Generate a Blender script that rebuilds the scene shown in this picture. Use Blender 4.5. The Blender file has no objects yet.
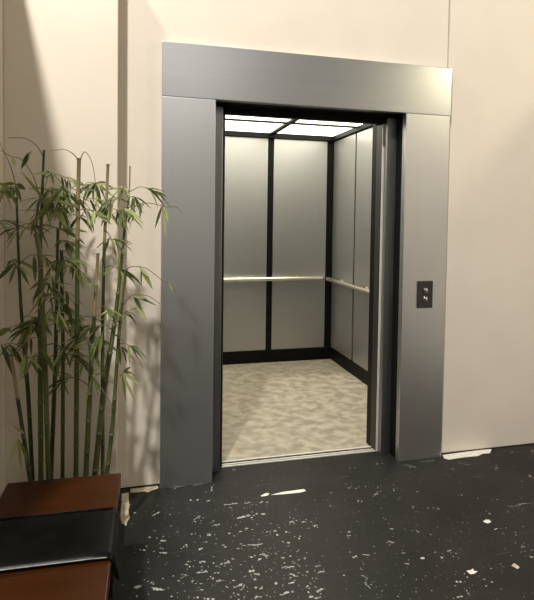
import bpy, bmesh, math, random
from mathutils import Vector, Matrix
random.seed(7)
SC = bpy.context.scene
COL = SC.collection
R = math.radians

# ------------------------------------------------------------------ camera
CAM = Vector((-0.1318, -2.8372, 1.4681))
YAW, PIT, ROL = R(14.3071), R(2.0959), R(0.7678)
FPX, CX, CY = 522.02, 268.83, 238.68
F_ = Vector((math.sin(YAW)*math.cos(PIT), math.cos(YAW)*math.cos(PIT), -math.sin(PIT)))
R_ = Vector((math.cos(YAW), -math.sin(YAW), 0))
U_ = R_.cross(F_)
R2 = R_*math.cos(ROL) + U_*math.sin(ROL)
U2 = -R_*math.sin(ROL) + U_*math.cos(ROL)
cd = bpy.data.cameras.new('camera')
cam = bpy.data.objects.new('camera', cd); COL.objects.link(cam)
m = Matrix((R2, U2, -F_)).transposed().to_4x4(); m.translation = CAM
cam.matrix_world = m
cd.sensor_fit = 'AUTO'; cd.sensor_width = 36
cd.lens = FPX*36/600
cd.shift_x = (267-CX)/600; cd.shift_y = (CY-300)/600
cd.clip_start = 0.05
SC.camera = cam

def at(u, v, ax, val):
    """point of the place where axis ax has value val, on the sight line of a pixel"""
    d = F_ + R2*((u-CX)/FPX) - U2*((v-CY)/FPX)
    return CAM + d*((val-CAM[ax])/d[ax])

# ------------------------------------------------------------------ materials
def new_mat(name, base, rough=.5, metal=0.0, **kw):
    mt = bpy.data.materials.new(name); mt.use_nodes = True
    b = mt.node_tree.nodes['Principled BSDF']
    b.inputs['Base Color'].default_value = (*base, 1)
    b.inputs['Roughness'].default_value = rough
    b.inputs['Metallic'].default_value = metal
    for k, v in kw.items(): b.inputs[k.replace('_', ' ')].default_value = v
    return mt

def noise_color(mt, c1, c2, scale=5, detail=4, stretch=(1,1,1), lo=.35, hi=.65, rough_rng=None, bump=0, dist=0.0):
    nt = mt.node_tree; N = nt.nodes; L = nt.links
    b = N['Principled BSDF']
    tc = N.new('ShaderNodeTexCoord'); mp = N.new('ShaderNodeMapping'); mp.inputs['Scale'].default_value = stretch
    L.new(tc.outputs['Object'], mp.inputs['Vector'])
    n = N.new('ShaderNodeTexNoise'); n.inputs['Scale'].default_value = scale; n.inputs['Detail'].default_value = detail
    n.inputs['Distortion'].default_value = dist
    L.new(mp.outputs['Vector'], n.inputs['Vector'])
    cr = N.new('ShaderNodeValToRGB')
    cr.color_ramp.elements[0].position = lo; cr.color_ramp.elements[0].color = (*c1, 1)
    cr.color_ramp.elements[1].position = hi; cr.color_ramp.elements[1].color = (*c2, 1)
    L.new(n.outputs['Fac'], cr.inputs['Fac']); L.new(cr.outputs['Color'], b.inputs['Base Color'])
    if rough_rng:
        mr = N.new('ShaderNodeMapRange'); mr.inputs['From Min'].default_value = lo; mr.inputs['From Max'].default_value = hi
        mr.inputs['To Min'].default_value, mr.inputs['To Max'].default_value = rough_rng
        L.new(n.outputs['Fac'], mr.inputs['Value']); L.new(mr.outputs['Result'], b.inputs['Roughness'])
    if bump:
        bp = N.new('ShaderNodeBump'); bp.inputs['Strength'].default_value = bump; bp.inputs['Distance'].default_value = .002
        L.new(n.outputs['Fac'], bp.inputs['Height']); L.new(bp.outputs['Normal'], b.inputs['Normal'])
    return mt

M = {}
M['wall'] = noise_color(new_mat('cream_paint', (.74,.66,.55), .65), (.745,.672,.575), (.775,.702,.605), 3, 3, rough_rng=(.6,.7), bump=.05)
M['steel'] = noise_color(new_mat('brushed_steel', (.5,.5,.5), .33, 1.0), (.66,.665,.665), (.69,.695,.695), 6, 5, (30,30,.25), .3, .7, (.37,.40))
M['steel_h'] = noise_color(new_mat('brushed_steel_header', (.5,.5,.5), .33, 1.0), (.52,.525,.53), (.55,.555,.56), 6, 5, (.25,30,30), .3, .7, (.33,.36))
M['car_steel'] = noise_color(new_mat('car_steel', (.5,.48,.44), .35, .8), (.44,.44,.427), (.465,.465,.452), 6, 5, (40,40,.3), .3, .7, (.39,.42))
M['dark_steel'] = noise_color(new_mat('dark_steel', (.2,.2,.2), .4, 1.0), (.28,.28,.273), (.36,.36,.352), 6, 4, (30,30,.4), .3, .7, (.35,.45))
M['black'] = noise_color(new_mat('black_trim', (.02,.02,.02), .5, Specular_IOR_Level=.15), (.004,.004,.004), (.006,.006,.0055), 8)
M['black_gap'] = noise_color(new_mat('black_rubber', (.01,.01,.01), .7, Specular_IOR_Level=.15), (.004,.004,.004), (.006,.006,.0055), 8)
M['post'] = noise_color(new_mat('door_post_dark', (.05,.05,.05), .5, .5), (.035,.035,.034), (.05,.05,.048), 6, 4, (30,30,.4))
M['alu'] = noise_color(new_mat('sill_aluminium', (.7,.68,.62), .45, .35), (.68,.66,.6), (.8,.78,.72), 8, 4, (1,20,1))
M['rail'] = noise_color(new_mat('satin_rail', (.8,.76,.68), .35, 1.0), (.80,.75,.66), (.88,.83,.74), 10, 3, (1,1,1))
M['chrome'] = noise_color(new_mat('chrome', (.8,.8,.8), .15, 1.0), (.75,.75,.74), (.85,.85,.84), 10)
M['plate'] = noise_color(new_mat('gunmetal_plate', (.12,.11,.1), .45, .6), (.05,.046,.042), (.065,.06,.054), 60, 3)
M['button'] = noise_color(new_mat('button_dark', (.08,.08,.08), .25, .7), (.10,.10,.10), (.14,.14,.135), 20)
M['carfloor'] = noise_color(new_mat('stone_vinyl', (.6,.55,.45), .45), (.28,.245,.18), (.43,.39,.305), 11, 9, (1,1.15,1), .38, .62, (.4,.5), dist=.35)
M['light_stop'] = noise_color(new_mat('light_stop_brown', (.3,.25,.2), .7), (.20,.17,.14), (.28,.24,.2), 4, 4, (8,8,1))  # brown of the added strip behind the seam
M['wood'] = noise_color(new_mat('mahogany', (.2,.06,.03), .28, Specular_IOR_Level=.3), (.032,.0085,.0014), (.050,.0135,.0024), 3, 5, (1,5,5), .25, .75, (.25,.33))
M['leather'] = noise_color(new_mat('black_leather', (.012,.012,.013), .35, Specular_IOR_Level=.12), (.003,.003,.003), (.005,.005,.0045), 9, 5, rough_rng=(.28,.42), bump=.15)
M['edge_line'] = noise_color(new_mat('edge_highlight', (.5,.5,.5), .35), (.22,.215,.2), (.42,.41,.38), 30, 4, (1,1,1), .4, .6)  # pale colour stands in for the highlight along the band's front edge
M['tape'] = noise_color(new_mat('cream_tape', (.6,.55,.38), .6), (.50,.44,.30), (.70,.64,.47), 25, 5)
M['whitechip'] = noise_color(new_mat('white_flake', (.8,.78,.7), .5), (.70,.68,.61), (.85,.83,.76), 30, 3)
M['tanchip'] = noise_color(new_mat('tan_flake', (.6,.45,.3), .5), (.5,.36,.24), (.7,.58,.44), 30, 3)
M['fleck'] = noise_color(new_mat('paint_fleck', (.5,.5,.47), .5), (.20,.195,.185), (.52,.51,.48), 18, 4, (1,1,1), .35, .6)
M['soil'] = noise_color(new_mat('soil', (.03,.02,.015), .9), (.02,.014,.01), (.05,.036,.026), 40, 5)
M['pot'] = noise_color(new_mat('planter_black', (.02,.02,.02), .5), (.018,.018,.018), (.026,.026,.026), 10)

# black painted floor with scuffs
fm = new_mat('black_floor_paint', (.03,.03,.03), .42, Specular_IOR_Level=.2); M['floor'] = fm
nt = fm.node_tree; N = nt.nodes; L = nt.links; B = N['Principled BSDF']
tc = N.new('ShaderNodeTexCoord')
n1 = N.new('ShaderNodeTexNoise'); n1.inputs['Scale'].default_value = 2.2; n1.inputs['Detail'].default_value = 7; n1.inputs['Roughness'].default_value = .65
L.new(tc.outputs['Object'], n1.inputs['Vector'])
cr = N.new('ShaderNodeValToRGB')
cr.color_ramp.elements[0].position = .32; cr.color_ramp.elements[0].color = (.010,.010,.009,1)
cr.color_ramp.elements[1].position = .72; cr.color_ramp.elements[1].color = (.026,.0255,.023,1)
L.new(n1.outputs['Fac'], cr.inputs['Fac'])
# fine dusty speckle
n2 = N.new('ShaderNodeTexNoise'); n2.inputs['Scale'].default_value = 70; n2.inputs['Detail'].default_value = 3
L.new(tc.outputs['Object'], n2.inputs['Vector'])
r2 = N.new('ShaderNodeValToRGB'); r2.color_ramp.elements[0].position = .66; r2.color_ramp.elements[0].color = (0,0,0,1)
r2.color_ramp.elements[1].position = .76; r2.color_ramp.elements[1].color = (.55,.55,.55,1)
L.new(n2.outputs['Fac'], r2.inputs['Fac'])
n3 = N.new('ShaderNodeTexNoise'); n3.inputs['Scale'].default_value = 2.6; n3.inputs['Detail'].default_value = 3
L.new(tc.outputs['Object'], n3.inputs['Vector'])
r3 = N.new('ShaderNodeValToRGB'); r3.color_ramp.elements[0].position = .42; r3.color_ramp.elements[1].position = .62
L.new(n3.outputs['Fac'], r3.inputs['Fac'])
mu = N.new('ShaderNodeMath'); mu.operation = 'MULTIPLY'
L.new(r2.outputs['Color'], mu.inputs[0]); L.new(r3.outputs['Color'], mu.inputs[1])
mx = N.new('ShaderNodeMix'); mx.data_type = 'RGBA'
mx.inputs[7].default_value = (.40,.39,.37,1)
L.new(mu.outputs[0], mx.inputs[0]); L.new(cr.outputs['Color'], mx.inputs[6])
# thin long scratches
mp = N.new('ShaderNodeMapping'); mp.inputs['Scale'].default_value = (3, 60, 1); mp.inputs['Rotation'].default_value = (0,0,.5)
L.new(tc.outputs['Object'], mp.inputs['Vector'])
n4 = N.new('ShaderNodeTexNoise'); n4.inputs['Scale'].default_value = 1; n4.inputs['Detail'].default_value = 2
L.new(mp.outputs['Vector'], n4.inputs['Vector'])
r4 = N.new('ShaderNodeValToRGB'); r4.color_ramp.elements[0].position = .68; r4.color_ramp.elements[0].color = (0,0,0,1)
r4.color_ramp.elements[1].position = .78; r4.color_ramp.elements[1].color = (.22,.22,.22,1)
L.new(n4.outputs['Fac'], r4.inputs['Fac'])
mx2 = N.new('ShaderNodeMix'); mx2.data_type = 'RGBA'; mx2.inputs[7].default_value = (.30,.295,.28,1)
L.new(r4.outputs['Color'], mx2.inputs[0]); L.new(mx.outputs[2], mx2.inputs[6])
L.new(mx2.outputs[2], B.inputs['Base Color'])
mr = N.new('ShaderNodeMapRange'); mr.inputs['To Min'].default_value = .36; mr.inputs['To Max'].default_value = .56
L.new(n1.outputs['Fac'], mr.inputs['Value']); L.new(mr.outputs['Result'], B.inputs['Roughness'])

# ceiling lamp diffuser
lm = bpy.data.materials.new('lamp_diffuser'); lm.use_nodes = True
b = lm.node_tree.nodes['Principled BSDF']
b.inputs['Base Color'].default_value = (.9,.9,.85,1)
b.inputs['Emission Color'].default_value = (1,.94,.77,1)
nz = lm.node_tree.nodes.new('ShaderNodeTexNoise'); nz.inputs['Scale'].default_value = 1.5
mq = lm.node_tree.nodes.new('ShaderNodeMapRange'); mq.inputs['To Min'].default_value = 4.2; mq.inputs['To Max'].default_value = 4.9
lm.node_tree.links.new(nz.outputs['Fac'], mq.inputs['Value'])
lm.node_tree.links.new(mq.outputs['Result'], b.inputs['Emission Strength'])
M['lamp'] = lm

# leaves: every leaf its own green
def leaf_mat(name, cols):
    mt = bpy.data.materials.new(name); mt.use_nodes = True
    nt = mt.node_tree; N = nt.nodes; L = nt.links; b = N['Principled BSDF']
    g = N.new('ShaderNodeNewGeometry'); cr = N.new('ShaderNodeValToRGB')
    e = cr.color_ramp.elements
    e[0].color = (*cols[0], 1); e[1].color = (*cols[-1], 1)
    for i, c in enumerate(cols[1:-1]):
        x = e.new((i+1)/(len(cols)-1)); x.color = (*c, 1)
    L.new(g.outputs['Random Per Island'], cr.inputs['Fac'])
    n = N.new('ShaderNodeTexNoise'); n.inputs['Scale'].default_value = 25
    hs = N.new('ShaderNodeMix'); hs.data_type = 'RGBA'; hs.blend_type = 'MULTIPLY'; hs.inputs[0].default_value = .35
    L.new(cr.outputs['Color'], hs.inputs[6]); L.new(n.outputs['Color'], hs.inputs[7])
    L.new(hs.outputs[2], b.inputs['Base Color'])
    b.inputs['Roughness'].default_value = .45
    t = N.new('ShaderNodeBsdfTranslucent'); L.new(hs.outputs[2], t.inputs['Color'])
    ms = N.new('ShaderNodeMixShader'); ms.inputs[0].default_value = .4
    out = N['Material Output']
    L.new(b.outputs[0], ms.inputs[1]); L.new(t.outputs[0], ms.inputs[2]); L.new(ms.outputs[0], out.inputs['Surface'])
    return mt
M['leaf'] = leaf_mat('bamboo_leaves', [(.075,.11,.036), (.14,.185,.06), (.25,.30,.10), (.42,.46,.17), (.62,.64,.32)])
M['culm'] = noise_color(new_mat('culm_green', (.08,.12,.03), .35), (.058,.075,.022), (.125,.14,.045), 4, 4, (4,4,1), .3, .7, (.3,.42))
M['culm_dark'] = noise_color(new_mat('culm_dark_green', (.04,.06,.02), .4), (.028,.042,.016), (.062,.082,.028), 4, 4, (4,4,1), .3, .7)
M['culm_light'] = noise_color(new_mat('culm_light_green', (.2,.23,.08), .4), (.17,.20,.065), (.27,.29,.11), 4, 4, (4,4,1), .3, .7)
M['culm_brown'] = noise_color(new_mat('culm_brown', (.15,.1,.05), .5), (.19,.14,.07), (.34,.27,.15), 6, 4, (4,4,1), .3, .7)
M['node'] = noise_color(new_mat('culm_node', (.25,.22,.12), .5), (.10,.10,.045), (.16,.155,.075), 20)
M['twig'] = noise_color(new_mat('twig', (.12,.1,.05), .5), (.13,.105,.05), (.22,.19,.09), 20)

# ------------------------------------------------------------------ helpers
def bx(bm, x0, x1, y0, y1, z0, z1, bev=0, mi=0):
    vs = [bm.verts.new((x, y, z)) for z in (z0,z1) for y in (y0,y1) for x in (x0,x1)]
    fs = [bm.faces.new([vs[i] for i in f]) for f in ((0,2,3,1),(4,5,7,6),(0,1,5,4),(2,6,7,3),(0,4,6,2),(1,3,7,5))]
    for f in fs: f.material_index = mi
    if bev:
        es = list({e for f in fs for e in f.edges})
        r = bmesh.ops.bevel(bm, geom=es, offset=bev, segments=2, affect='EDGES', profile=.6)
        for f in r['faces']: f.material_index = mi
def prism(bm, pts, y0, y1, mi=0):
    """polygon in x,z extruded along y"""
    a = [bm.verts.new((x, y0, z)) for x, z in pts]; b = [bm.verts.new((x, y1, z)) for x, z in pts]
    n = len(pts)
    for vs in [a, b[::-1]] + [[a[i], b[i], b[(i+1) % n], a[(i+1) % n]][::-1] for i in range(n)]:
        bm.faces.new(vs).material_index = mi
def tube(bm, pts, rad, seg=8, mi=0, cap=True, smooth=True):
    pts = [Vector(p) for p in pts]; n = len(pts)
    rr = rad if isinstance(rad, (list, tuple)) else [rad]*n
    mi_ = mi if isinstance(mi, (list, tuple)) else [mi]*(n-1)
    rings = []; up = None
    for i, p in enumerate(pts):
        t = (pts[min(i+1, n-1)] - pts[max(i-1, 0)]).normalized()
        if up is None:
            up = Vector((0,1,0)) if abs(t.y) < .8 else Vector((1,0,0))
        a = t.cross(up).normalized(); b = a.cross(t).normalized(); up = b
        rings.append([bm.verts.new(p + (a*math.cos(2*math.pi*k/seg) + b*math.sin(2*math.pi*k/seg))*rr[i]) for k in range(seg)])
    for i in range(n-1):
        for k in range(seg):
            f = bm.faces.new((rings[i][k], rings[i][(k+1) % seg], rings[i+1][(k+1) % seg], rings[i+1][k]))
            f.material_index = mi_[i]; f.smooth = smooth
    if cap:
        bm.faces.new(rings[0][::-1]).material_index = mi_[0]; bm.faces.new(rings[-1]).material_index = mi_[-1]
def obj(name, bm, mats, parent=None, label=None, cat=None, group=None, kind=None):
    bmesh.ops.recalc_face_normals(bm, faces=bm.faces[:]) if name not in ('foliage',) else None
    me = bpy.data.meshes.new(name); bm.to_mesh(me); bm.free()
    o = bpy.data.objects.new(name, me); COL.objects.link(o)
    for mt in (mats if isinstance(mats, (list, tuple)) else [mats]): me.materials.append(mt)
    if parent: o.parent = parent
    tag(o, label, cat, group, kind)
    return o
def tag(o, label=None, cat=None, group=None, kind=None):
    for k, v in (('label', label), ('category', cat), ('group', group), ('kind', kind)):
        if v: o[k] = v
def box(name, x0, x1, y0, y1, z0, z1, mat, parent=None, bev=0, **kw):
    bm = bmesh.new()
    px, py, pz = (parent.location if parent else (0,0,0))
    bx(bm, x0-px, x1-px, y0-py, y1-py, z0-pz, z1-pz, bev)
    return obj(name, bm, mat, parent, **kw)
def empty(name, loc, label, cat, group=None):
    o = bpy.data.objects.new(name, None); COL.objects.link(o); o.location = loc
    o.empty_display_size = .1
    tag(o, label, cat, group); return o

# ------------------------------------------------------------------ setting
XI0, XI1, ZJ, XR, ZH = .2855, 1.4273, 2.1139, 1.7208, 2.40    # lift opening and frame
YW = .045                                                      # face of the back flats
# floor: slab, with dried paint flecks as part of its surface
bm = bmesh.new()
bx(bm, -3.2, 4.6, -6.5, .12, -.06, 0)
bx(bm, XI0+.01, XI1-.01, .1201, .166, -.06, 0)
def blob(bm, x, y, a, b, ang, mi, z=.0006, n=9, jag=.35):
    c, s = math.cos(ang), math.sin(ang)
    vs = []
    for k in range(n):
        t = 2*math.pi*k/n; q = 1 + random.uniform(-jag, jag)
        dx, dy = a*q*math.cos(t), b*q*math.sin(t)
        vs.append(bm.verts.new((x+dx*c-dy*s, y+dx*s+dy*c, z)))
    bm.faces.new(vs).material_index = mi
def floor_xy(u, v): p = at(u, v, 2, 0); return p.x, p.y
# flecks of note (pixel of the photograph, length and width in cm)
notes = [(178,487,9,.35,.05),(200,484.4,7,.35,.1),(212,489,5,.5,1.4),(410,466,7,.3,-.7),(464,464,7,.3,-.75),(427,461,9,.4,0),(518,505,12,.25,.1),(405,459,5,.4,.2),(156,514,4,1,.5),(163,541,2.2,1.2,0),(163,553,3.4,1,-.3),(202,562,3,1.4,0),(225,563,4.4,1.6,.4),(244,517,6.5,2.4,.1),(232,504,6,1,.1),
 (247,503,3,1,.1),(251,545,10,.7,-.15),(265,555,3.2,1.1,-1),(252,571,2.6,1.4,0),(257,574,3,1,-.6),(238,586,4,1,.2),(243,588,3.6,.5,.9),(258,597,3,1.4,0),
 (157,589,5,1.6,-.4),(152,583,2.2,1,-1),(219,581,2,1.4,0),(205,572,2.4,1,0),(208,501,1.6,.8,0),(197,518,5,.7,.6),(137,587,2.6,1.8,0),(184,577,3.4,.5,.4),
 (288,567,5,1,-.2),(293,575,2.8,1,-.8),(291,583,2.4,1,.3),(263,555,3,1.2,-.8),(291,522,2.4,1.6,0),(316,526,2.2,1,.2),(303,522,1.6,.8,0),(349,532,1.5,1.6,0),
 (376,494,1.6,1.4,0),(378,492,3,.5,.1),(318,566,2.6,1,.2),(321,572,3,.6,0),(355,557,2.2,1,.1),(366,555,3,.5,-.4),(391,542,3.6,.6,-.5),(392,529,1.6,.9,0),
 (365,577,3,.5,-1.1),(368,586,3.4,.4,-1.4),(320,590,3,1,.4),(318,598,2.6,1.2,0),(377,464,1.6,.9,0),(234,470,2,.7,0),(452,469,1.7,.9,0),(413,507,1.6,.7,0),
 (433,508,1.2,.6,0),(497,468,2.2,.7,-.3),(530,476,1.6,1,0),(532,451,1.6,.8,0),(512,452,1.5,.6,0),(404,553,1.6,.7,0),(442,558,1,1.2,0),(459,582,2.2,1,-.5),
 (460,597,2.4,.8,0),(449,551,2,.6,.1),(531,557,1,1.6,0),(523,547,1.6,.8,0),(418,532,1,.8,0),(408,564,1.2,.9,0),(275,531,1.5,1.2,0),(331,506,1.5,.6,.3),
 (358,501,1.3,.8,0),(349,488,1,.6,0),(217,525,3,1.2,0),(209,535,1.6,.9,0),(305,558,1.2,.8,0),(283,558,1.3,1,0),(496,529,2,.7,.3)]
for u, v, a, b_, an in notes:
    x, y = floor_xy(u, v)
    for k in (-1, 0, 1):
        o_ = k*a*.0032
        blob(bm, x+o_*math.cos(an)+random.gauss(0,.0012), y+o_*math.sin(an)+random.gauss(0,b_*.0012), a*random.uniform(.0016,.0028), b_*random.uniform(.0025,.0055), an+random.gauss(0,.3), 1, z=.0006+.0002*k, n=11, jag=.5)
    for k in range(3):
        blob(bm, x+random.gauss(0, .025), y+random.gauss(0, .03), random.uniform(.0015,.004), random.uniform(.001,.004), random.uniform(0,3), 1, n=6)
def scatter(n, u0, u1, v0, v1, smin, smax):
    for _ in range(n):
        u = random.uniform(u0, u1); v = random.uniform(v0, v1)
        x, y = floor_xy(u, v)
        if y > -.03 and (x < XI0 or x > XI1): continue
        s = smin + (smax-smin)*random.random()**3
        blob(bm, x, y, s*random.uniform(.7,1.9), s*random.uniform(.5,1.3), random.uniform(-.7,.7), 1, n=7)
scatter(330, 130, 320, 500, 600, .0008, .0052)
scatter(220, 185, 300, 498, 600, .0008, .006)
scatter(190, 300, 534, 465, 600, .0007, .0035)
scatter(60, 400, 534, 480, 600, .001, .005)
scatter(25, 215, 400, 480, 510, .001, .004)
for _ in range(160):   # the rest of the floor, beside and behind the viewpoint
    blob(bm, random.uniform(-2.5,4), random.uniform(-6,-1.6), random.uniform(.002,.007), random.uniform(.002,.006), random.uniform(0,3), 1, n=7)
floor = obj('floor', bm, [M['floor'], M['fleck']], kind='structure')

# back flats
bm = bmesh.new()
bx(bm, -.80, XI0-.06, YW, YW+.05, .006, 2.95)
bx(bm, XI0-.06, XI1+.06, YW, YW+.05, ZJ+.06, 2.95)
bx(bm, XI1+.06, 1.722, YW, YW+.05, .006, 2.95)
obj('wall_back', bm, M['wall'], kind='structure')
bm = bmesh.new()
prism(bm, [(1.7285,.006), (3.05,.006), (3.05,2.95), (1.737,2.95), (1.729,2.35)], YW-.004, YW+.05)
obj('wall_back_right', bm, M['wall'], kind='structure')
box('seam_light_stop_1', 1.66, 1.80, YW+.051, YW+.09, .006, 2.95, M['light_stop'], kind='structure')  # added strip that stops background light showing through the seam between flats
box('wall_back_left', -.744, -.2225, -.095, YW-.001, .004, 2.84, M['wall'], kind='structure', bev=.003)
box('wall_left', -.81, -.7445, -1.75, YW-.001, .004, 2.985, M['wall'], kind='structure', bev=.003)
box('wall_right', 3.0, 3.05, -3.6, YW-.005, .004, 2.84, M['wall'], kind='structure')

# ------------------------------------------------------------------ lift frame
fr = empty('elevator_surround', (.857, .1, 0), 'brushed steel elevator door surround with wide jambs and deep header', 'elevator surround')
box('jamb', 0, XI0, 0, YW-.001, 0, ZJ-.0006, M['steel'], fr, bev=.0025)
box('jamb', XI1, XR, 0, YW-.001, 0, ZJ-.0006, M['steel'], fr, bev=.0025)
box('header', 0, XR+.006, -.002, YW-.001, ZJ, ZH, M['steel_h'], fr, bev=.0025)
# dark reveal behind the steel face
bm = bmesh.new(); px, py, pz = fr.location
def fb(*a): bx(bm, a[0]-px, a[1]-px, a[2]-py, a[3]-py, a[4], a[5])
fb(XI0-.055, XI0-.001, YW, .118, 0, ZJ+.055); fb(XI1+.001, XI1+.055, YW, .118, 0, ZJ+.055)
fb(XI0-.001, XI1+.001, YW, .118, ZJ+.001, ZJ+.055)
obj('reveal', bm, M['black_gap'], fr)
# slim return columns and lintel set back in the opening
for x0, x1 in ((XI0-.055, .346), (1.3665, XI1+.055)):
    box('return_column', x0, x1, .120, .156, 0, 2.104, M['dark_steel'], fr, bev=.003)
box('lintel', XI0-.055, XI1+.055, .1565, .20, 2.073, ZJ+.055, M['black'], fr)
box('lintel', XI0-.055, XI1+.055, .119, .156, 2.1045, ZJ+.055, M['black'], fr)
box('strike_strip', 1.3535, 1.3665, .1565, .162, .0045, 2.0725, M['alu'], fr, label='bright metal strike strip')
# landing sill with grooves
bm = bmesh.new()
zz = .004
bx(bm, XI0-.02-px, XI1+.02-px, .1665-py, .240-py, -.06, -.004, mi=1)
for y0, y1 in ((.1675,.178), (.192,.203), (.226,.2385)):
    bx(bm, .3475-px, 1.3655-px, y0-py, y1-py, -.004, zz, mi=0)
bx(bm, .3475-px, 1.3655-px, .203-py, .226-py, -.004, .0005, mi=1)
obj('sill', bm, [M['alu'], M['black_gap']], fr)

# call station
cp = empty('call_panel', (1.5775, 0, 1.0245), 'small dark rectangular call plate with two round buttons on right steel jamb', 'call panel')
bm = bmesh.new(); bx(bm, -.0505, .0505, -.009, -.0005, -.0825, .0825, .0025)
obj('plate', bm, M['plate'], cp)
for dz in (.0275, -.0255):
    bm = bmesh.new()
    prof = [(.0195,-.0095), (.0205,-.0125), (.018,-.0145), (.0155,-.0125), (.015,-.0095)]
    rings = [[bm.verts.new((r*math.cos(2*math.pi*k/24), y, dz+r*math.sin(2*math.pi*k/24))) for k in range(24)] for r, y in prof]
    for i in range(len(prof)):
        A, B2 = rings[i], rings[(i+1) % len(prof)]
        for k in range(24): bm.faces.new((A[k], A[(k+1) % 24], B2[(k+1) % 24], B2[k])).smooth = True
    btn = obj('button', bm, M['button'], cp)
    bm = bmesh.new()
    prof = [(.0148,-.0092), (.0146,-.012), (.012,-.0155), (.007,-.018), (.0015,-.0188)]
    rings = [[bm.verts.new((r*math.cos(2*math.pi*k/24), y, dz+r*math.sin(2*math.pi*k/24))) for k in range(24)] for r, y in prof]
    for i in range(len(prof)-1):
        A, B2 = rings[i], rings[i+1]
        for k in range(24): bm.faces.new((A[k], A[(k+1) % 24], B2[(k+1) % 24], B2[k])).smooth = True
    bm.faces.new(rings[-1])
    obj('button_cap', bm, M['chrome'], btn)

# ------------------------------------------------------------------ lift car
YB, XCL, XCR, ZC = 2.327, -.137, 1.886, 2.327
car = empty('elevator_car', (.857, 1.3, 0), 'open elevator car lined with brushed steel panels under a lit ceiling', 'elevator car')
box('car_floor', XCL, XCR, .2415, YB, -.05, 0, M['carfloor'], car, label='mottled beige stone-look vinyl floor of the car')
bm = bmesh.new(); px, py, pz = car.location
def cb(x0, x1, y0, y1, z0, z1, bev=0): bx(bm, x0-px, x1-px, y0-py, y1-py, z0, z1, bev)
cb(XCL-.04, XCR+.04, YB, YB+.04, -.05, ZC+.1); cb(XCL-.04, XCL, .2415, YB, -.05, ZC+.1); cb(XCR, XCR+.04, .2415, YB, -.05, ZC+.1)
cb(XCL, XCR, .2415, YB, ZC+.04, ZC+.1)
cb(XCL, .366, .2415, .30, 0, ZC+.04); cb(1.353, XCR, .2415, .30, 0, ZC+.04); cb(.366, 1.353, .2415, .28, 2.12, ZC+.04)
obj('shell', bm, M['black'], car, label='black backing of the car showing between the panels')
# door-side posts of the car
for x0, x1 in ((.300, .366), (1.353, 1.42)):
    box('door_post', x0, x1, .163, .2405, .0045, 2.0725, M['post'], car, bev=.002)
# base
bm = bmesh.new()
cb(XCL, XCR, YB-.014, YB-.0005, .0005, .130, .002); cb(XCR-.014, XCR-.0005, .302, YB-.014, .0005, .130, .002); cb(XCL+.0005, XCL+.014, .302, YB-.014, .0005, .130, .002)
obj('base_trim', bm, M['black'], car)
# wall panels, each one its own sheet
for x0, x1 in ((1.224,1.797), (.588,1.161), (-.048,.525)):
    box('wall_panel', x0, x1, YB-.016, YB-.0005, .133, 2.288, M['car_steel'], car, bev=.002)
for y0, y1 in ((1.762,2.309), (1.155,1.728), (.548,1.121)):
    box('wall_panel', XCR-.016, XCR-.0005, y0, y1, .133, 2.288, M['car_steel'], car, bev=.002)
    box('wall_panel', XCL+.0005, XCL+.016, y0, y1, .133, 2.288, M['car_steel'], car, bev=.002)
# ceiling: dark grid with luminous panes
xs = [XCL, .498, 1.193, XCR]; ys = [.302, .98, 1.68, YB]
bm = bmesh.new()
e = .022
for x in (.498, 1.193): cb(x-.026, x+.026, ys[0], YB, ZC-.004, ZC+.035)
for y in (.98, 1.68): cb(XCL, XCR, y-.018, y+.018, ZC-.002, ZC+.034)
cb(XCL, XCR, YB-.05, YB-.0005, ZC-.036, ZC+.036); cb(XCR-.042, XCR-.0005, .302, YB, ZC-.030, ZC+.037)
cb(XCL+.0005, XCL+.042, .302, YB, ZC-.030, ZC+.037); cb(XCL, XCR, .302, .34, ZC-.03, ZC+.037)
obj('ceiling_grid', bm, M['black'], car)
for i in range(3):
    for j in range(3):
        x0, x1 = xs[i]+(.026 if i else .042), xs[i+1]-(.026 if i < 2 else .042)
        y0, y1 = ys[j]+(.018 if j else .038), ys[j+1]-(.018 if j < 2 else .05)
        box('ceiling_light', x0, x1, y0, y1, ZC+.012, ZC+.024, M['lamp'], car)
# handrails
def rail(p0, p1, wall_dir):
    bm = bmesh.new()
    o = Vector(car.location); a, b2 = Vector(p0)-o, Vector(p1)-o
    d = (b2-a).normalized()
    n = 6
    tube(bm, [a, a+d*.004] + [a+(b2-a)*t for t in (.25,.5,.75)] + [b2-d*.004, b2], [.016,.0205,.0205,.0205,.0205,.0205,.016], 14)
    r = obj('handrail', bm, M['rail'], car)
    for t in (.15, .5, .85):
        q = a+(b2-a)*t
        bm = bmesh.new()
        tube(bm, [q, q+Vector(wall_dir)*.06], .007, 10)
        tube(bm, [q+Vector(wall_dir)*.052, q+Vector(wall_dir)*.06], .02, 14)
        obj('bracket', bm, M['rail'], r)
rail((.01, YB-.076, .868), (1.745, YB-.076, .868), (0,1,0))
rail((XCR-.076, YB-.05, .858), (XCR-.076, .62, .858), (1,0,0))

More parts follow.
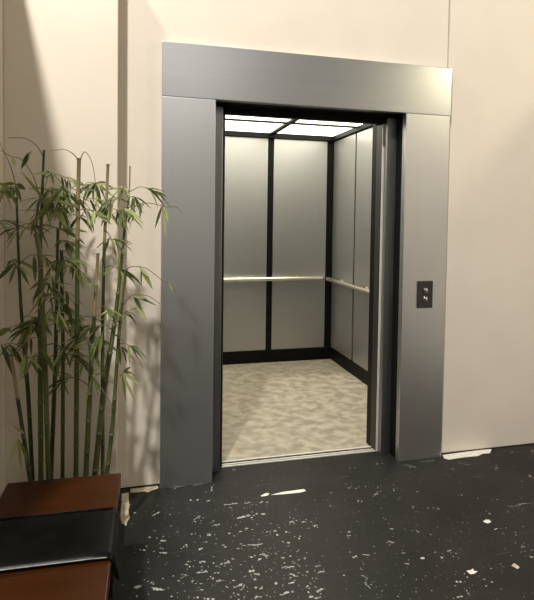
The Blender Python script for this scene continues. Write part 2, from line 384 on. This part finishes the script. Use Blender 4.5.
# ------------------------------------------------------------------ bench
bench = empty('bench', (-.405, -1.115, 0), 'low reddish-brown wooden bench with a black leather band across its seat', 'bench')
bench.rotation_euler = (0, 0, R(-1.6))
HX, HY, BZ = .209, .412, .45
bm = bmesh.new(); bx(bm, -HX, HX, -HY, HY, BZ-.045, BZ, .004); obj('seat', bm, M['wood'], bench)
bm = bmesh.new()
bx(bm, -HX+.03, HX-.03, HY-.055, HY-.035, BZ-.13, BZ-.046); bx(bm, -HX+.03, HX-.03, -HY+.035, -HY+.055, BZ-.13, BZ-.046)
bx(bm, -HX+.02, -HX+.04, -HY+.055, HY-.055, BZ-.13, BZ-.046); bx(bm, HX-.04, HX-.02, -HY+.055, HY-.055, BZ-.13, BZ-.046)
obj('apron', bm, M['wood'], bench)
for sx in (-1, 1):
    for sy in (-1, 1):
        bm = bmesh.new()
        x, y = sx*(HX-.045), sy*(HY-.06)
        rs = [(0,.017), (BZ-.13,.025), (BZ-.047,.026)]
        rings = [[bm.verts.new((x+a*r, y+b2*r, z)) for a, b2 in ((-1,-1),(1,-1),(1,1),(-1,1))] for z, r in rs]
        for i in range(2):
            for k in range(4): bm.faces.new((rings[i][k], rings[i][(k+1)%4], rings[i+1][(k+1)%4], rings[i+1][k]))
        bm.faces.new(rings[0][::-1]); bm.faces.new(rings[-1])
        obj('leg', bm, M['wood'], bench)
# band: draped sheet over the seat, its ends hanging over both sides
bm = bmesh.new()
prof = [(-HX-.022,BZ-.085),(-HX-.020,BZ-.07),(-HX-.012,BZ-.04),(-HX-.007,BZ-.012),(-HX-.003,BZ+.005),(-HX+.012,BZ+.010)]
prof = prof + [(-HX+.06+t*(2*HX-.12)/6, BZ+.0115) for t in range(7)] + [(-x, z) for x, z in prof[::-1]]
W = .137
ring_pairs = []
ny = 8
top = []
for i, (x, z) in enumerate(prof):
    row = []
    edge = min(i, len(prof)-1-i)
    for j in range(ny+1):
        t = -1+2*j/ny
        yy = t*(W - (.05*(1-edge/1.5) if edge < 2 else 0)*abs(t)**1.0)
        row.append((x, yy, z - (.003 if abs(t) > .99 else 0)))
    top.append(row)
tv = [[bm.verts.new(c) for c in r] for r in top]
for i in range(len(tv)-1):
    for j in range(ny): bm.faces.new((tv[i][j], tv[i][j+1], tv[i+1][j+1], tv[i+1][j])).smooth = True
me_o = obj('leather_band', bm, M['leather'], bench, label='black leather band hanging over both sides')
sm = me_o.modifiers.new('thick', 'SOLIDIFY'); sm.thickness = .007; sm.offset = -1 if False else 0
for sy in (-1, 1):
    bm = bmesh.new()
    tube(bm, [(x, sy*W, z+.001) for x, z in prof[5:-5]], .0017, 6)
    obj('edge_line', bm, M['edge_line'] if sy < 0 else M['leather'], me_o)  # front edge gets the painted highlight, back edge plain leather

# ------------------------------------------------------------------ tape, flakes and scraps on the floor
def ragged(name, u_pts, mat, label, cat, group=None, th=.0015):
    """irregular thin piece lying on the floor; outline in pixels of the photograph"""
    ps = [floor_xy(u, v) for u, v in u_pts]
    cx = sum(p[0] for p in ps)/len(ps); cy = sum(p[1] for p in ps)/len(ps)
    bm = bmesh.new()
    n = len(ps)
    a = [bm.verts.new((x-cx, y-cy, 0)) for x, y in ps]; b2 = [bm.verts.new((x-cx, y-cy, th)) for x, y in ps]
    bm.faces.new(a[::-1]); bm.faces.new(b2)
    for i in range(n): bm.faces.new((a[i], a[(i+1)%n], b2[(i+1)%n], b2[i]))
    o = obj(name, bm, mat, None, label, cat, group); o.location = (cx, cy, .0008)
    return o
ragged('floor_tape', [(121.5,494),(129,492.8),(128.6,500),(129.6,506),(128.4,511),(129.8,518),(127.2,522),(126,526.5),(123.4,524),(120.2,523.5),(120.8,510),(121.8,503)],
       M['tape'], 'torn yellowish strip of tape running out from the wall beside the bench', 'tape')
ragged('floor_tape', [(130.5,489.2),(157.5,486),(158.6,488.4),(152,490.6),(148,492.6),(144,491.4),(138,492.6),(132,493),(130.2,492)],
       M['tape'], 'ragged cream strip of tape under the wall left of the steel jamb', 'tape')
ragged('floor_tape', [(442.6,455.2),(462,452.6),(480,450.3),(491.5,449.4),(490,453.5),(483,453.8),(478,456.2),(462,457.8),(449,459.8),(444,458.6)],
       M['whitechip'], 'pale strip of tape under the wall right of the steel jamb', 'tape')
ragged('tape_scrap', [(271,495.2),(282,492.4),(304,489.4),(306,491.2),(300,492.8),(283,494.6)], M['whitechip'],
       'long narrow white scrap of tape lying before the elevator sill', 'tape')
ragged('paint_flake', [(260.5,496.2),(266,493.4),(269.4,493.6),(268,495.6),(262,496.8)], M['whitechip'],
       'small white flake at the left tip of the long tape scrap', 'paint flake')
ragged('paint_flake', [(466.6,571.2),(470.5,570.6),(473,569),(474,571.4),(477.6,571.6),(474.5,574),(470.5,574.6),(468.5,573)], M['whitechip'],
       'biggest white paint flake, in the open floor at lower right', 'paint flake')
ragged('paint_flake', [(483,521.6),(486,520),(489.5,520.2),(491,522.4),(488,523.6),(485.4,523)], M['whitechip'],
       'oval white paint flake on the floor in front of the right wall', 'paint flake')
ragged('paint_flake', [(511.5,566),(514,563.6),(517,565.4),(519.6,567.6),(517.5,569.4),(514.5,567.6)], M['tanchip'],
       'tan and white paint flake at the right edge of the floor', 'paint flake')

# ------------------------------------------------------------------ bamboo
bam = empty('bamboo_plant', (-.40, -.42, 0), 'tall leafy bamboo clump standing behind the wooden bench', 'plant')
bo = Vector(bam.location)
# planter, hidden behind the bench
bm = bmesh.new()
bx(bm, -.30, .185, -.13, .18, 0, .20, .006)
pl = obj('planter', bm, M['pot'], bam)
bm = bmesh.new(); bx(bm, -.285, .17, -.115, .165, .2005, .208); obj('soil', bm, M['soil'], pl)

def leaf(bm, p, d, ln, w, droop=.35, mi=0, roll=0.0):
    d = Vector(d).normalized()
    side = d.cross(Vector((0,0,1)))
    if side.length < .15: side = d.cross(Vector((0,1,0)))
    side.normalize()
    side = Matrix.Rotation(roll, 3, d) @ side
    nrm = side.cross(d).normalized()
    prof = [(0,.06),(.12,.55),(.3,.95),(.5,1),(.72,.72),(.9,.3),(1,.02)]
    L_, C_, R__ = [], [], []
    q = Vector(p); last = 0; dd = d.copy()
    for t, ww in prof:
        q = q + dd*(t-last)*ln; last = t
        dd = (dd + Vector((0,0,-1))*droop*.35).normalized()
        C_.append(bm.verts.new(q - nrm*w*.12*ww)); L_.append(bm.verts.new(q+side*w*.5*ww)); R__.append(bm.verts.new(q-side*w*.5*ww))
    for i in range(len(prof)-1):
        for A, B2 in ((L_, C_), (C_, R__)):
            f = bm.faces.new((A[i], B2[i], B2[i+1], A[i+1])); f.smooth = True; f.material_index = mi

def spline(ps, n=6):
    ps = [Vector(p) for p in ps]; out = []
    for i in range(len(ps)-1):
        p0, p1, p2, p3 = ps[max(i-1,0)], ps[i], ps[i+1], ps[min(i+2, len(ps)-1)]
        for k in range(n):
            t = k/n
            out.append(.5*((2*p1) + (p2-p0)*t + (2*p0-5*p1+4*p2-p3)*t*t + (3*p1-p0-3*p2+p3)*t**3))
    out.append(ps[-1]); return out

# culms: pixel path top to bench level, depth, widths in px, materials (upper, lower)
CULMS = [
 dict(p=[(16.5,197),(20,290),(24,345),(28.5,400),(32.5,479)], y=-.36, w=(2.4,4.4), m=(1,1), cl=[(17,192,6),(18,228,5),(19,265,7),(22,318,4),(24,350,3)]),
 dict(p=[(10.6,354),(18,400),(30,479)], y=-.50, w=(3.6,4.4), m=(3,1), cl=[(14,356,3)]),
 dict(p=[(44,150),(42,200),(40.4,253),(40,320),(41,479)], y=-.40, w=(2.6,5.4), m=(1,0), cl=[(43,178,7),(42,205,12),(41,235,6),(40,285,4),(40,330,5)]),
 dict(p=[(36,233),(40,256),(42,300),(45,360),(48.5,479)], y=-.46, w=(5,5), m=(0,0), cl=[(44,318,5),(46,345,5),(47,360,3)]),
 dict(p=[(58,228),(57,280),(56,338),(54,400),(51,479)], y=-.33, w=(3,4.4), m=(1,1), cl=[(58,196,10),(58,215,9),(58,245,7),(57,280,5),(56,322,6),(54,352,3)]),
 dict(p=[(61.5,250),(62,300),(63,350),(62.6,479)], y=-.38, w=(3.6,4), m=(1,0), cl=[(62,262,6),(63,300,6),(63,325,7),(63,366,4)]),
 dict(p=[(79,158),(78,205),(77.5,252),(77,338),(76,479)], y=-.44, w=(4,5), m=(3,0), cl=[(79,192,6),(78,207,10),(78,222,5),(77,265,3),(77,345,4)]),
 dict(p=[(108,164),(106,210),(104.5,241),(103.3,290),(102.5,360),(103,474)], y=-.36, w=(3,3.8), m=(3,0), cl=[(106,190,5),(105,212,7),(104,268,3),(102,322,4)]),
 dict(p=[(98,253),(96,286),(93.3,330),(90,390),(86,474)], y=-.44, w=(3,5.4), m=(3,0), cl=[(97,248,3),(94,310,4),(92,345,5),(88,385,2)]),
 dict(p=[(130,166),(129,196),(124.5,230),(120.2,275),(113.5,330),(104,390),(95,474)], y=-.40, w=(1.4,5.8), m=(2,0), cl=[(129,192,7),(127,202,8),(125,214,5),(113,330,6),(110,352,2)]),
 dict(p=[(126,269),(121.6,309),(117.8,350),(112.7,423),(107,474)], y=-.46, w=(2.6,4.4), m=(0,0), cl=[(120,322,6),(118,345,3)]),
]
mats = [M['culm'], M['culm_dark'], M['culm_light'], M['culm_brown'], M['culm_light'], M['node']]
def culm(c):
    Y = c['y']
    top = [at(u, v, 1, Y) for u, v in c['p']]
    # carry the stem on down into the planter
    low = top[-1]; d = (top[-1]-top[-2]).normalized()
    base = low + d*((.205-low.z)/d.z) if d.z < -.2 else Vector((low.x, Y, .205))
    base.x = max(-.66, min(-.24, base.x))
    base.x = max(bo.x-.27, min(bo.x+.155, base.x)); base.y = max(bo.y-.1, min(bo.y+.15, Y)); base.z = .2095
    path = spline(top+[base], 8)
    # resample
    cum = [0]
    for i in range(1, len(path)): cum.append(cum[-1] + (path[i]-path[i-1]).length)
    T = cum[-1]
    def P(s):
        s = max(0, min(T, s))
        for i in range(1, len(path)):
            if cum[i] >= s: 
                k = (s-cum[i-1])/max(1e-6, cum[i]-cum[i-1]); return path[i-1].lerp(path[i], k)
        return path[-1]
    depth = (top[0]-CAM).dot(F_)
    rt, rb = c['w'][0]*depth/FPX/2, c['w'][1]*depth/FPX/2
    pts, rad, mi = [], [], []
    s = 0; nodes = []
    while s < T-.03:
        seglen = random.uniform(.11, .19)
        e2 = min(T, s+seglen)
        nodes.append(s)
        f = s/T; r = rt+(rb-rt)*min(1, f*1.6)
        m_ = c['m'][0] if (s < T*.17 and c['m'][0] != 0) else c['m'][1]
        for q, k, mm in ((s, 1.0, 5), (s+.004, 1.22, 5), (s+.009, .96, m_), ((s+e2)/2, .97, m_), (e2-.004, 1.0, m_)):
            if q < T: pts.append(P(q)-bo); rad.append(r*k); mi.append(mm)
        s = e2
    pts.append(P(T)-bo); rad.append(rb)
    bm = bmesh.new(); tube(bm, pts, rad, 10, mi[:len(pts)-1])
    co = obj('culm', bm, mats, bam)
    # foliage: short twigs that end in sprays of hanging leaves
    fb_ = bmesh.new()
    def twig(ps, rs):
        tb_ = bmesh.new(); tube(tb_, ps, rs, 5); obj('twig', tb_, M['twig'], co)
    nl = 0
    for (u, v, n) in c['cl']:
        org = at(u, v, 1, Y)-bo
        ns = max(1, round(n/3))
        for k in range(ns):
            a = random.uniform(0, 2*math.pi)
            out = Vector((math.cos(a), math.sin(a)*.6, random.uniform(.15,.9))).normalized()
            ln = random.uniform(.05,.13)
            e1 = org + out*ln*.6; e2 = e1 + Vector((out.x, out.y, out.z-.7)).normalized()*ln*.6
            e2.y = min(e2.y, -.13-bo.y)
            twig(spline([org, e1, e2], 3), [.0022]*3+[.0016]*3+[.0011])
            for q in range(max(2, round(n/ns*2.3))):
                a2 = a + random.uniform(-1.2, 1.2)
                st = e1.lerp(e2, random.random()**.6)
                dr = Vector((math.cos(a2), math.sin(a2)*.7, random.uniform(-.9,.35)))
                dr.normalize()
                big = random.uniform(.065,.14)
                en = st + dr*big
                if en.y + bo.y > -.12: dr.y = -abs(dr.y)
                if en.x + bo.x < -.73: dr.x = abs(dr.x)
                leaf(fb_, st, dr, big, big*random.uniform(.11,.17), random.uniform(.2,.8), 0, random.uniform(-.9,.9)); nl += 1
    for (path_uv, leaves) in c.get('br', []):
        pp = [at(u, v, 1, Y+dy)-bo for u, v, dy in path_uv]
        sp = spline(pp, 5)
        twig(sp, [.0024-.0012*i/len(sp) for i in range(len(sp))])
        for (u, v, u2, v2, wpx, dy) in leaves:
            a_, b_ = at(u, v, 1, Y+dy)-bo, at(u2, v2, 1, Y+dy-.02)-bo
            leaf(fb_, a_, b_-a_, (b_-a_).length*1.03, wpx*depth/FPX, .12, 0, random.uniform(-.3,.3)+1.3)
    for v in fb_.verts:
        v.co.x = max(v.co.x, -.735-bo.x); v.co.y = min(v.co.y, -.105-bo.y)
    if len(fb_.verts): obj('foliage', fb_, M['leaf'], co)
    else: fb_.free()
# long arching twigs and the leaves that can be told apart
CULMS[9]['br'] = [
 ([(124,222,0),(132,210,-.02),(142,203,-.05),(155,204,-.06),(166,207,-.06),(176,207,-.06),(182,213,-.06)],
  [(162,206,154,228,4.2,-.06),(163,206,166.5,237,4.5,-.06),(161,206,158,220,3.4,-.06),(164,206,169,222,3,-.06),(145,203,137,208,2,-.05)]),
 ([(116,316,0),(124,304,-.02),(133,295,-.04),(148,296,-.05),(160,304,-.05)],
  [(134,298,147,318,5.4,-.04),(134,297,142,308,4,-.04),(135,296,158,303,2.4,-.05),(133,296,147,297,2.4,-.05)])]
CULMS[10]['br'] = [
 ([(125,272,0),(130,267,-.02),(142,267,-.04),(152,272,-.05),(163,281,-.05),(170,283,-.05),(175,292,-.05)],
  [(140,267,154,288,4.4,-.04),(141,268,141.5,286,3.4,-.04),(139,267,150,276,3,-.04),(169,282,174,292,1.8,-.05)]),
 ([(120,376,0),(126,372,-.02),(136,376,-.03)],
  [(123,373,143,384,3.4,-.03),(122,374,137,401,2.6,-.03),(122,374,126.5,402,2.6,-.03),(124,372,132,372,3,-.03),(123,372,130,366,3,-.03)])]
CULMS[8]['br'] = [([(90,374,0),(97,382,-.03),(106,396,-.05),(114,409,-.05)], [(92,376,85,405,2.8,-.03),(93,378,101,390,3.4,-.03),(92,376,101,372,2.6,-.03),(94,379,100,396,2,-.03)])]
CULMS[6]['br'] = [([(79,160,0),(72,153,-.02),(64,149.5,-.04),(50,151,-.05)], []), ([(79,164,0),(84,152,-.02),(90,158,-.04),(94,172,-.05),(97,200,-.05)], [(96,190,97,212,2.2,-.05)]),
 ([(78,210,0),(88,209,-.03),(100,214,-.05)], [(92,210,113,222,4.6,-.05),(90,210,110,216,3.2,-.05),(88,210,95,232,3.2,-.03),(87,209,89,232,3,-.03),(80,206,62,184,3.4,-.03),(80,190,96,188,3.4,-.03),(78,208,58,198,3.4,-.04)]),
 ([(77,264,0),(82,262,-.02),(86,272,-.03)], [(85,272,84,296,4.4,-.03),(86,272,92,288,3,-.03)])]
CULMS[2]['br'] = [([(43,156,0),(36,145,-.02),(24,138,-.03),(8,138,-.05)], []), ([(42,206,0),(34,178,-.02),(22,160,-.04),(10,156,-.05),(1,150,-.06)], [(24,163,31,150,5.6,-.04),(30,152,20,168,5.4,-.04),(12,158,16,165,4,-.05)]),
 ([(42,204,0),(50,204,-.03),(60,212,-.05)], [(54,206,68,226,6.4,-.05),(48,204,30,226,3,-.04),(46,203,24,170,3,-.04),(46,204,64,192,3.2,-.05),(45,205,70,210,3.4,-.05)])]
CULMS[0]['br'] = [([(17,196,0),(14,178,-.02),(10,165,-.04),(4,152,-.05),(-3,136,-.05)], [(15,184,4,182,4,-.04),(16,184,26,188,5,-.04),(15,186,-6,190,3,-.04),(16,186,22,202,3.4,-.04),(16,190,8,198,4,-.04)]),
 ([(18,262,0),(12,264,-.02),(4,268,-.04)], [(14,264,-6,280,4.6,-.03),(16,265,8,284,3.4,-.03),(19,266,30,284,3.4,-.03),(19,265,32,276,3,-.03)]),
 ([(23,322,0),(14,326,-.03),(4,330,-.05)], [(10,328,-8,336,6,-.05),(8,328,12,332,4,-.04)])]
CULMS[1]['br'] = [([(28,470,0),(22,446,-.03),(17,438,-.04)], [(18,439,8,462,4.4,-.04),(18,438,22,470,3.6,-.04),(20,442,30,462,3.4,-.04),(24,434,14,424,3,-.04)])]
CULMS[4]['br'] = [([(57,300,0),(66,305,-.03),(80,316,-.05)], [(60,304,74,310,4.4,-.03),(66,306,56,322,4.4,-.03),(64,308,72,316,5,-.03),(70,310,90,322,4,-.05)]),
 ([(54,375,0),(62,372,-.03),(72,376,-.04)], [(60,373,74,377,3.2,-.04),(58,373,70,394,3,-.04),(56,372,68,350,3,-.03)])]
CULMS[3]['br'] = [([(44,345,0),(38,352,-.03),(34,360,-.04)], [(38,350,34,384,4.4,-.04),(40,350,46,384,4,-.04),(36,352,20,380,3.4,-.04),(42,348,58,376,4.4,-.04)])]
CULMS[7]['br'] = [([(104,230,0),(110,236,-.03),(116,256,-.04)], [(112,238,119,268,2.2,-.04),(110,236,100,262,3,-.04)])]
for c in CULMS: culm(c)

# ------------------------------------------------------------------ light
w = bpy.data.worlds.new('world'); SC.world = w; w.use_nodes = True
bg = w.node_tree.nodes['Background']; bg.inputs['Color'].default_value = (1,.935,.82,1); bg.inputs['Strength'].default_value = .25
def lamp(name, loc, power, col, rad):
    l = bpy.data.lights.new(name, 'POINT'); l.energy = power; l.color = col; l.shadow_soft_size = rad
    o = bpy.data.objects.new(name, l); COL.objects.link(o); o.location = loc; return o
lamp('stage_light', (-1.58, -4.2, 7.0), 2000, (1,.955,.885), .14)
lamp('stage_light', (-.955, -.48, 3.98), 105, (1,.94,.84), .05)
lamp('stage_light', (3.36, -2.0, 3.2), 56, (1,.90,.60), .04)
al = bpy.data.lights.new('room_lamp', 'AREA'); al.energy = 5.5; al.size = 1.2; al.color = (1,.97,.93)
ao = bpy.data.objects.new('room_lamp', al); COL.objects.link(ao); ao.location = (.5,-3.7,3.35)
ao.rotation_euler = (Vector((.7,0,1.0))-ao.location).to_track_quat('-Z','Y').to_euler()

SC.view_settings.view_transform = 'Standard'
SC.view_settings.look = 'None'
SC.view_settings.exposure = 0; SC.view_settings.gamma = 1
SC.view_settings.use_curve_mapping = False
